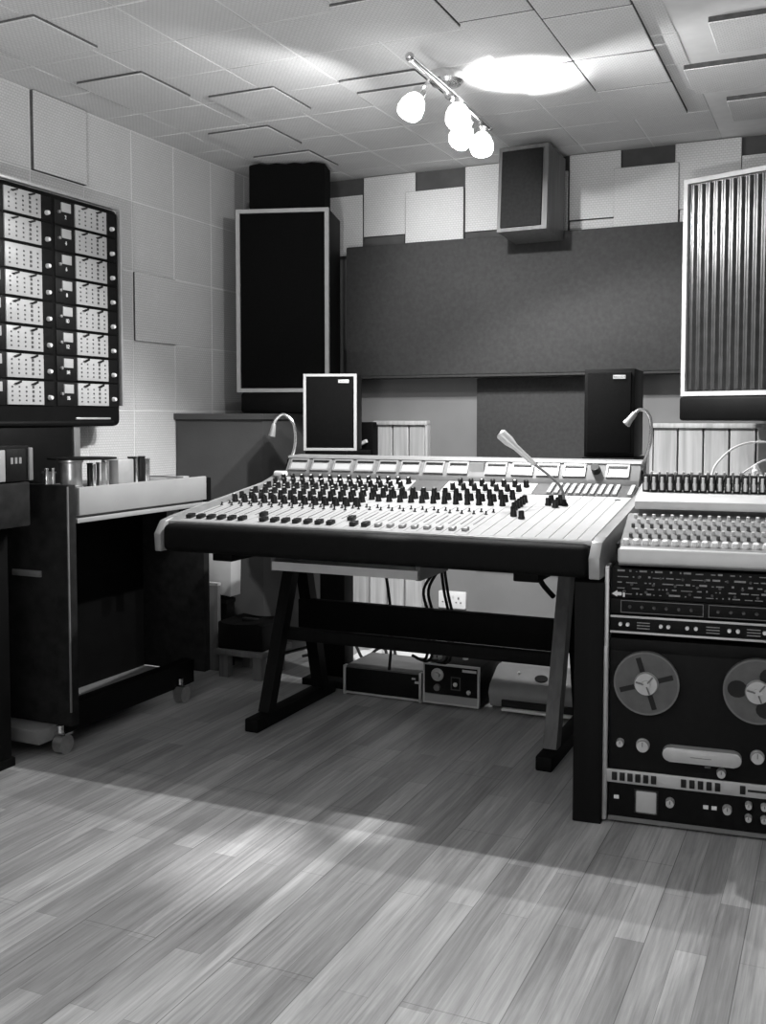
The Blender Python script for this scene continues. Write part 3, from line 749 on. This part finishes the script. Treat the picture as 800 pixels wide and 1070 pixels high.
for col, yb in ((0, 2.60), (1, 2.96)):
    for row in range(8):
        z = 1.872 - row * .0966
        if proto is None:
            m_ = MB().box(-.012, 0, -.001, .002, .345, .0895, .002).build('channel_module', 'deck_black', tmn)
            b = MB().box(.002, .107, .003, .008, .285, .088, .001)
            for c, r in card_dots:
                s_ = .003 if c != 3 else .0046
                y, zz = .128 + c * .034, .018 + r * .016
                b.box(.0081, y - s_, zz - s_, .0095, y + s_, zz + s_)
            cd = b.build('control_card', 'meter', m_); cd.data.materials.append(M['strip_dark'])
            for f in cd.data.polygons: f.material_index = int(f.center.x > .0082)
            for yy in (.155, .238): MB().prism([(yy - .018, .078), (yy + .012, .088), (yy + .012, .081), (yy - .008, .074)], 'x', .008, .016).build('switch_wedge', 'knob', m_)
            MB().lathe([(.009, 0), (.009, .006), (.007, .014), (.001, .015)], (.002, .318, .03), (1, 0, 0), 14).build('knob', 'knob_white', m_)
            MB().box(.002, .033, .048, .008, .083, .082, .001).build('meter_window', 'meter', m_)
            MB().lathe([(.006, 0), (.006, .008), (.001, .009)], (.002, .022, .046), (1, 0, 0), 12).build('trim_knob', 'cons_trim', m_)
            proto = m_; src = m_
        else:
            src = copy_tree(proto, tmn)
        src.location = Vector((XB, yb, z)) - TO
        num = 2 * row + (1 if col == 0 else 2)
        text(str(num), .021, 'channel_number', 'knob_white', src, (.0035, .058, .030), (R(90), 0, R(90)), .0008)
        if row == 2 and col == 0:
            for ch in list(src.children):
                if ch.name.startswith('switch_wedge'): bpy.data.objects.remove(ch)

# second recorder, nearest on the left edge
nr = thing('tape_recorder', 'black boxed tape recorder at the left picture edge, in front of the large tape machine', 'tape recorder', (-2.6, 2.28, .80))
MB().box(-.20, -.42, .0, .195, .245, .145, .006).build('lower_case', 'scuffed', nr)
MB().box(-.20, -.42, .145, .19, .25, .262, .004).build('upper_case', 'black', nr)
MB().box(.188, -.35, .15, .200, .135, .25, .002).build('pale_panel', 'fascia', nr)
MB().box(.188, .14, .148, .198, .225, .252, .002).build('button_panel', 'deck_black', nr)
for k in range(3): MB().box(.198, .158 + k * .018, .205, .2, .168 + k * .018, .225).build('button_mark', 'cons_trim', nr)
MB().box(.05, .242, .148, .196, .26, .255, .003).build('end_trim', 'cons_grey', nr)
nc = thing('recorder_cabinet', 'black cabinet below the tape recorder at the left picture edge', 'cabinet', (-2.64, 2.22, 0))
MB().box(-.17, -.40, .03, .16, .28, .795, .006).build('body', 'black', nc)
MB().box(-.175, -.41, 0, .165, .29, .03, .004).build('plinth', 'black', nc)
MB().box(.16, -.3, .35, .168, .2, .72, .003).build('door', 'black', nc)

# ------------------------------------------------------------------ rack, right
RL = Vector((-.60, 2.85, 0)); RZ = R(5.5)
rk = thing('equipment_rack', 'black equipment rack with wide side panel, right of the console', 'rack', RL, RZ)
MB().box(-.085, -.03, 0, -.004, .30, .69, .004).build('side_panel', 'dark_wood', rk)
MB().box(.49, -.01, 0, .53, .55, .735, .004).build('side_panel', 'black', rk)
MB().box(-.002, .06, 0, .012, .55, .69).build('side_panel', 'black', rk)
MB().box(-.004, -.006, .01, .008, .06, .735, .002).build('rail', 'alu', rk)
MB().box(0, .05, 0, .5, .55, .012).build('base', 'black', rk)
MB().box(0, .53, .01, .5, .55, .69).build('back', 'black', rk)
MB().box(.056, .02, .733, .53, .55, .743).build('top', 'black', rk)
def rthing(n, lab, cat, z): return thing(n, lab, cat, Vector((RL.x, RL.y, z)), RZ)
e1 = rthing('effects_unit', 'black rack unit covered in tiny controls and print, topmost in the rack', 'effects unit', .645)
MB().box(.012, 0, 0, .488, .10, .086, .003).build('chassis', 'rack_dark', e1)
for r in range(5):
    b = MB(); x = .03
    while x < .47:
        wd = random.choice((.004, .006, .012, .02, .03)); b.box(x, -.002, .012 + r * .016, min(x + wd, .475), 0, .012 + r * .016 + random.choice((.002, .003, .005))); x += wd + random.choice((.006, .012, .02))
    b.build('print_row', 'print_grey', e1)
for k in range(22): MB().lathe([(.004, 0), (.0035, .006), (.001, .007)], (.05 + k * .0195, 0, .020 + .034 * (k % 3) * .6), (0, -1, 0), 10).build('knob', 'strip_dark', e1)
ar = MB().prism([(.015, .012), (.03, .022), (.03, .017), (.042, .017), (.042, .008), (.03, .008), (.03, .004)], 'y', -.003, 0).build('arrow_mark', 'knob_white', e1)
MB().box(.046, -.003, .004, .051, 0, .022).build('bar_mark', 'knob_white', e1)
e2 = rthing('filter_unit', 'black rack unit with two outlined dim panels, above the silver edged unit', 'rack unit', .600)
MB().box(.012, 0, 0, .488, .3, .044, .003).build('chassis', 'rack_dark', e2)
for a, bb in ((.04, .262), (.275, .48)):
    MB().frame(a, .005, bb, .040, .0018, -.003, 0).build('panel_outline', 'cons_grey', e2)
    for k in range(6): MB().lathe([(.005, 0), (.004, .008), (.001, .009)], (a + .025 + k * .033, 0, .022), (0, -1, 0), 10).build('knob', 'strip_dark', e2)
e3 = rthing('preamp_unit', 'slim black rack unit edged by two silver strips with pairs of white knobs', 'rack unit', .545)
MB().box(.012, 0, 0, .488, .3, .053, .003).build('chassis', 'rack_dark', e3)
for z in (.002, .046): MB().box(.012, -.008, z, .488, 0, z + .006, .001).build('silver_strip', 'alu', e3)
for x in (.04, .06, .15, .17, .22, .243, .33, .352, .42, .442): MB().lathe([(.0055, 0), (.005, .01), (.001, .011)], (x, 0, .027), (0, -1, 0), 10).build('knob', 'knob_white', e3)
for x in (.085, .27, .375):
    b = MB()
    for k in range(3): b.box(x, -.002, .016 + k * .008, x + .035, 0, .0185 + k * .008)
    b.build('print_row', 'print_grey', e3)
e4 = rthing('tape_deck', 'black reel to reel tape deck with silver button strip, at the bottom of the rack', 'tape deck', .008)
def zz(z): return z - .008
MB().box(.012, 0, 0, .488, .28, .523, .004).build('chassis', 'deck_black', e4)
MB().box(.012, -.002, .488, .488, .002, .523, .001).build('head_strip', 'rack_dark', e4)
MB().box(-.006, -.01, .0, .006, .0, .5, .002).build('side_trim', 'alu', e4)
MB().box(.006, -.007, zz(.118), .488, 0, zz(.156), .002).build('button_strip', 'alu', e4)
for x in [.022 + k * .0215 for k in range(6)] + [.21 + k * .0225 for k in range(5)] + [.365]:
    MB().box(x, -.011, zz(.126), x + .0145, -.006, zz(.149), .001).build('push_button', 'knob', e4)
MB().box(.385, -.009, zz(.134), .48, -.006, zz(.140)).build('slot', 'knob', e4)
pts = []
for k in range(13): a = R(90 + 15 * k); pts.append((.18 + .020 * math.cos(a), zz(.222) + .020 * math.sin(a)))
for k in range(13): a = R(-90 + 15 * k); pts.append((.348 + .020 * math.cos(a), zz(.222) + .020 * math.sin(a)))
hc = MB().prism(pts, 'y', -.03, 0, .003).build('head_cover', 'alu', e4)
MB().box(.235, -.031, zz(.219), .29, -.0295, zz(.2205)).build('maker_line', 'cons_grey', hc)
def dknob(x, z, r, m='alu'):
    o = MB().lathe([(r, 0), (r, .008), (r * .9, .010), (r * .85, .022), (r * .3, .0225), (.001, .022)], (x, 0, zz(z)), (0, -1, 0), 20).build('knob', m, e4)
    MB().box(x - .001, -.0235, zz(z), x + .001, -.0215, zz(z) + r * .7).build('pointer', 'strip_dark', o)
for q in ((.044, .235, .011), (.106, .233, .0185), (.316, .178, .0125), (.408, .232, .0185), (.182, .079, .0125), (.333, .078, .0125), (.388, .097, .0095), (.388, .062, .0095), (.428, .097, .0095), (.428, .062, .0095)): dknob(*q)
MB().box(.272, -.004, zz(.186), .288, 0, zz(.190)).build('small_mark', 'cons_grey', e4)
for x in (.028, .27, .292): MB().box(x, -.006, zz(.071), x + .014, 0, zz(.081), .001).build('rocker_switch', 'knob_white', e4)
mt = MB().box(.088, -.004, zz(.038), .146, 0, zz(.101), .004).build('level_meter', 'mixer_lip', e4)
MB().box(.084, -.003, zz(.034), .150, -.001, zz(.105), .002).build('meter_bezel', 'knob', mt)
MB().box(.012, -.003, .0, .488, 0, .012).build('bottom_trim', 'cons_grey', e4)
def reel(label, x, z, full):
    c = RL + Matrix.Rotation(RZ, 3, 'Z') @ Vector((x, -.002, z))
    t = thing('tape_reel', label, 'tape reel', c, RZ, 'reels on the rack tape deck')
    MB().lathe([(.089, .016), (.089, .018), (.001, .018)], (0, 0, 0), (0, -1, 0), 40).lathe([(.089, 0), (.089, .002), (.001, .002)], (0, 0, 0), (0, -1, 0), 40).build('flange', 'reel', t)
    MB().lathe([(.078 if full else .05, .002), (.078 if full else .05, .016), (.001, .016)], (0, 0, 0), (0, -1, 0), 40).build('tape_pack', 'tape', t)
    MB().lathe([(.0885, .0178), (.0885, .0195), (.084, .0195), (.084, .0178)], (0, 0, 0), (0, -1, 0), 40).build('rim', 'cons_grey', t)
    if full:
        for k in range(4):
            a = R(18 + 90 * k); u = Vector((math.cos(a), 0, math.sin(a))); v = Vector((-u.z, 0, u.x))
            MB().bar(u * .034 + Vector((0, -.0188, 0)), u * .075 + Vector((0, -.0188, 0)), .014, .0012, (0, 1, 0)).build('window_slot', 'knob', t)
    else:
        for k in range(3):
            a = R(175 + 120 * k); n_ = 14; pp = []
            for q in range(n_): th = 2 * math.pi * q / n_; pp.append((.052 * math.cos(a) + .026 * math.cos(th), .052 * math.sin(a) + .024 * math.sin(th)))
            MB().prism(pp, 'y', -.0195, -.018).build('window_hole', 'knob', t)
    hb = MB().lathe([(.033, .018), (.033, .018), (.030, .029), (.012, .029), (.011, .034), (.001, .034)], (0, 0, 0), (0, -1, 0), 28).build('hub', 'alu', t)
    for k in range(3):
        a = R(50 + 120 * k); MB().bar((.006 * math.cos(a), -.0345, .006 * math.sin(a)), (.028 * math.cos(a), -.030, .028 * math.sin(a)), .004, .003, (0, 1, 0)).build('hub_spoke', 'cons_grey', hb)
reel('full tape reel with dark cross slots, left on the rack tape deck', .114, .412, True)
reel('empty tape reel with round windows, right on the rack tape deck', .405, .414, False)

# compact mixer on the rack and a patching mixer behind it
m1 = thing('compact_mixer', 'grey compact mixer with rows of pale knobs, sloping on top of the rack', 'mixer', Vector((RL.x, RL.y, .743)), RZ)
pf = [(-.035, .0), (-.045, .012), (-.045, .044), (-.03, .052), (.0, .054), (.23, .118), (.27, .118), (.28, .0)]
MB().prism(pf, 'x', .036, .92, .003).build('case', 'mixer', m1)
MB().box(.034, -.049, .006, .922, -.026, .050, .008, 3).build('front_lip', 'mixer_lip', m1)
MB().box(.029, -.04, 0, .036, .28, .06).build('end_panel', 'black', m1)
ma = math.atan2(.064, .23)
def mp(x, y, h=0): return Vector((x, y, .054 + y * .064 / .23 + h))
kw = MB().lathe([(.0088, 0), (.0095, .004), (.008, .014), (.001, .015)], n=12).build('knob', 'knob_white', m1)
for k in range(19):
    q = mp(.052 + k * .0263, -.002 + .008, .0)
    if k == 0: kw.location = q; kw.rotation_euler = (ma, 0, 0)
    else: inst(kw, m1, q, (ma, 0, 0))
ks = MB().lathe([(.0055, 0), (.005, .012), (.001, .0125)], n=10).build('small_knob', 'strip_dark', m1)
kt = MB().lathe([(.0055, 0), (.005, .012), (.001, .0125)], n=10).build('small_knob', 'mixer_lip', m1)
f1 = f2 = True
for r in range(5):
    for k in range(16):
        q = mp(.06 + k * .0263 + (r % 2) * .012, .055 + r * .037); pale = r % 2 == 1 or r == 4
        s_ = kt if pale else ks
        if pale and f1: f1 = False; s_.location = q; s_.rotation_euler = (ma, 0, 0)
        elif not pale and f2: f2 = False; s_.location = q; s_.rotation_euler = (ma, 0, 0)
        else: inst(s_, m1, q, (ma, 0, 0))
b = MB()
for k in range(16): q = mp(.047 + k * .0263, .13); b.box(q.x - .0006, .03, .0635, q.x + .0006, .032, .0645)
b.build('channel_line', 'print_grey', m1)
m2 = thing('patch_mixer', 'grey line mixer full of black jack plugs, behind the compact mixer', 'mixer', Vector((RL.x, RL.y, .743)), RZ)
MB().box(.06, .29, .0, .94, .60, .14, .004).build('case', 'cons_grey', m2)
MB().prism([(.225, .135), (.225, .16), (.29, .172), (.59, .186), (.61, .186), (.61, .13), (.3, .13)], 'x', .055, .945, .003).build('top_panel', 'mixer_lip', m2)
jp = MB().box(-.0105, -.02, 0, .0105, .02, .055, .003).build('jack_plug', 'knob', m2)
MB().lathe([(.006, 0), (.0065, .02), (.0045, .024), (.0045, .04), (.001, .041)], (0, -.021, .008), (0, -.15, 1), 10).build('plug_tip', 'alu', jp)
for k in range(19):
    src = jp if k == 0 else copy_tree(jp, m2); src.location = Vector((.075 + k * .0245, .40, .176))
jq = MB().box(-.008, -.02, 0, .008, .02, .04, .003).build('jack_plug', 'knob', m2)
MB().lathe([(.005, 0), (.005, .03), (.001, .031)], (0, -.018, .03), (.3, -.3, 1), 8).build('plug_tip', 'mixer_lip', jq)
for k in range(19):
    src = jq if k == 0 else copy_tree(jq, m2); src.location = Vector((.08 + k * .0245, .475, .180))
MB().box(.07, .56, .184, .6, .6, .2, .002).build('rear_ridge', 'strip', m2)
for k in range(9): MB().box(.08 + k * .055, .565, .199, .095 + k * .055, .585, .225, .003).build('rear_plug', 'knob' if k % 3 else 'knob_white', m2)
RM = Matrix.Rotation(RZ, 3, 'Z')
def rp(x, y, z): return RL + RM @ Vector((x, y, z))
G = 'patch cables over the mixer'
cable('pale patch cable arching high above the patch mixer at right edge', [rp(.27, .41, .97), rp(.285, .43, 1.01), rp(.34, .48, 1.06), rp(.42, .52, 1.075), rp(.52, .55, 1.05), rp(.62, .56, .96)], .0035, 'cable_pale', G)
cable('pale patch cable rising diagonally low above the patch mixer', [rp(.33, .45, .95), rp(.38, .50, .99), rp(.44, .54, 1.02), rp(.54, .56, 1.02), rp(.62, .58, .95)], .003, 'cable_pale', G)
cp = thing('jack_adapter', 'white upright jack adapter standing in the patch mixer at right', 'adapter', rp(.40, .5, .935), RZ)
MB().lathe([(.008, 0), (.008, .03), (.012, .034), (.012, .05), (.007, .055), (.006, .07), (.001, .071)], n=12).build('barrel', 'knob_white', cp)
MB().lathe([(.0095, .008), (.0095, .014), (.008, .015)], n=12).build('ring', 'cons_grey', cp)

# ------------------------------------------------------------------ spotlight bar
tl = thing('spotlight_bar', 'chrome ceiling spotlight bar with four lit frosted spots', 'ceiling light', (-1.25, 3.4, H))
LO = Vector(tl.location)
def lb_(b, n, m, parent=tl): return b.build(n, m, parent, -LO if parent is tl else None)
lb_(MB().cyl((-1.258, 2.98, 2.275), (-1.275, 3.80, 2.275), .011, n=12).ball((-1.258, 2.975, 2.275), .015).ball((-1.275, 3.805, 2.275), .015), 'bar', 'chrome')
lb_(MB().lathe([(.062, 0), (.062, -.03), (.052, -.042), (.001, -.045)], (-1.325, 3.47, H), (0, 0, 1), 28), 'ceiling_rose', 'chrome')
lb_(MB().tube([(-1.325, 3.47, 2.345), (-1.318, 3.46, 2.30), (-1.27, 3.45, 2.275)], .009), 'rose_arm', 'chrome')
heads = [((-1.335, 3.19, 2.20), (-.35, -.45, -1)), ((-1.243, 3.366, 2.205), (.25, -.5, -1)), ((-1.30, 3.58, 2.195), (-.3, -.7, -1)), ((-1.272, 3.71, 2.195), (.1, -.3, -1))]
for p, d in heads:
    p = Vector(p); d = Vector(d).normalized()
    hd = MB()
    bx = -1.26 - .02 * (p.y - 2.98); neck = p - d * .05
    hd.tube([(bx, p.y - .02, 2.272), (bx + (p.x - bx) * .3, p.y - .015, 2.25), tuple(neck)], .006)
    hd.lathe([(.010, -.062), (.022, -.055), (.024, -.03), (.020, -.028)], p, d, 18)
    h = lb_(hd, 'spot_head', 'chrome')
    MB().lathe([(.014, -.034), (.033, -.018), (.042, .006), (.044, .03), (.038, .045), (.001, .050)], p - LO, d, 24).build('frosted_shade', 'bulb', h).matrix_parent_inverse = Matrix.Translation(LO)
def spot(name, p, d, energy, size, blend, rad=.03):
    L = bpy.data.lights.new(name, 'SPOT'); L.energy = energy; L.spot_size = R(size); L.spot_blend = blend; L.shadow_soft_size = rad
    o = bpy.data.objects.new(name, L); COL.objects.link(o); o.location = p
    o.rotation_euler = Vector(d).to_track_quat('-Z', 'Y').to_euler(); return o
# each spot throws a wide cone where its head points; radius keeps shadow edges fairly crisp
aims = (((-.85, .25, -.5), 18, 150), ((.12, -.45, -.9), 112, 166), ((.65, .8, -.35), 70, 160), ((.3, -.15, -1), 72, 160))
for (p, d), (a, e, sz) in zip(heads, aims):
    q = Vector(p) + Vector(d).normalized() * .068
    spot('spot_light', q, a, e, sz, .3, .016)
for tgt, e, sz, src in (((-1.40, 2.20, 0), 230, 12, 1), ((-1.20, 2.55, 0), 170, 8, 0)):
    p = Vector(heads[src][0]) + Vector(heads[src][1]).normalized() * .068; spot('spot_beam', p, Vector(tgt) - p, e, sz, 1., .016)
p = Vector((-1.15, 3.56, 2.10)); spot('spot_beam', p, Vector((-1.09, 3.58, H)) - p, 70, 78, .7, .03)

# added fill light, unseen behind the camera, lifting the ceiling and ambient level
L = bpy.data.lights.new('added_fill_light', 'AREA'); L.energy = 205; L.shape = 'DISK'; L.size = .35
o = bpy.data.objects.new('added_fill_light', L); COL.objects.link(o); o.location = (-.3, -1.1, .45); o.rotation_euler = (R(180), 0, 0)

wd = bpy.data.worlds.new('world'); S.world = wd; wd.use_nodes = True
wd.node_tree.nodes['Background'].inputs[0].default_value = (.5, .5, .5, 1); wd.node_tree.nodes['Background'].inputs[1].default_value = .05

# ------------------------------------------------------------------ camera
cam = bpy.data.cameras.new('camera'); co = bpy.data.objects.new('camera', cam); COL.objects.link(co)
co.location = (0, 0, 1.15)
cam.sensor_fit = 'VERTICAL'; cam.sensor_height = 36; cam.lens = 1060 / 1070 * 36; cam.shift_y = -40 / 1070
yaw, pit = R(24.4), R(3.13)
co.rotation_euler = (R(90) - pit, 0, yaw)
cam.clip_start = .02
S.camera = co
S.view_settings.view_transform = 'Standard'; S.view_settings.look = 'None'; S.view_settings.gamma = 1; S.view_settings.use_curve_mapping = False
S.view_settings.exposure = 0
S.cycles.use_denoising = True
S.cycles.max_bounces = 8; S.cycles.diffuse_bounces = 5
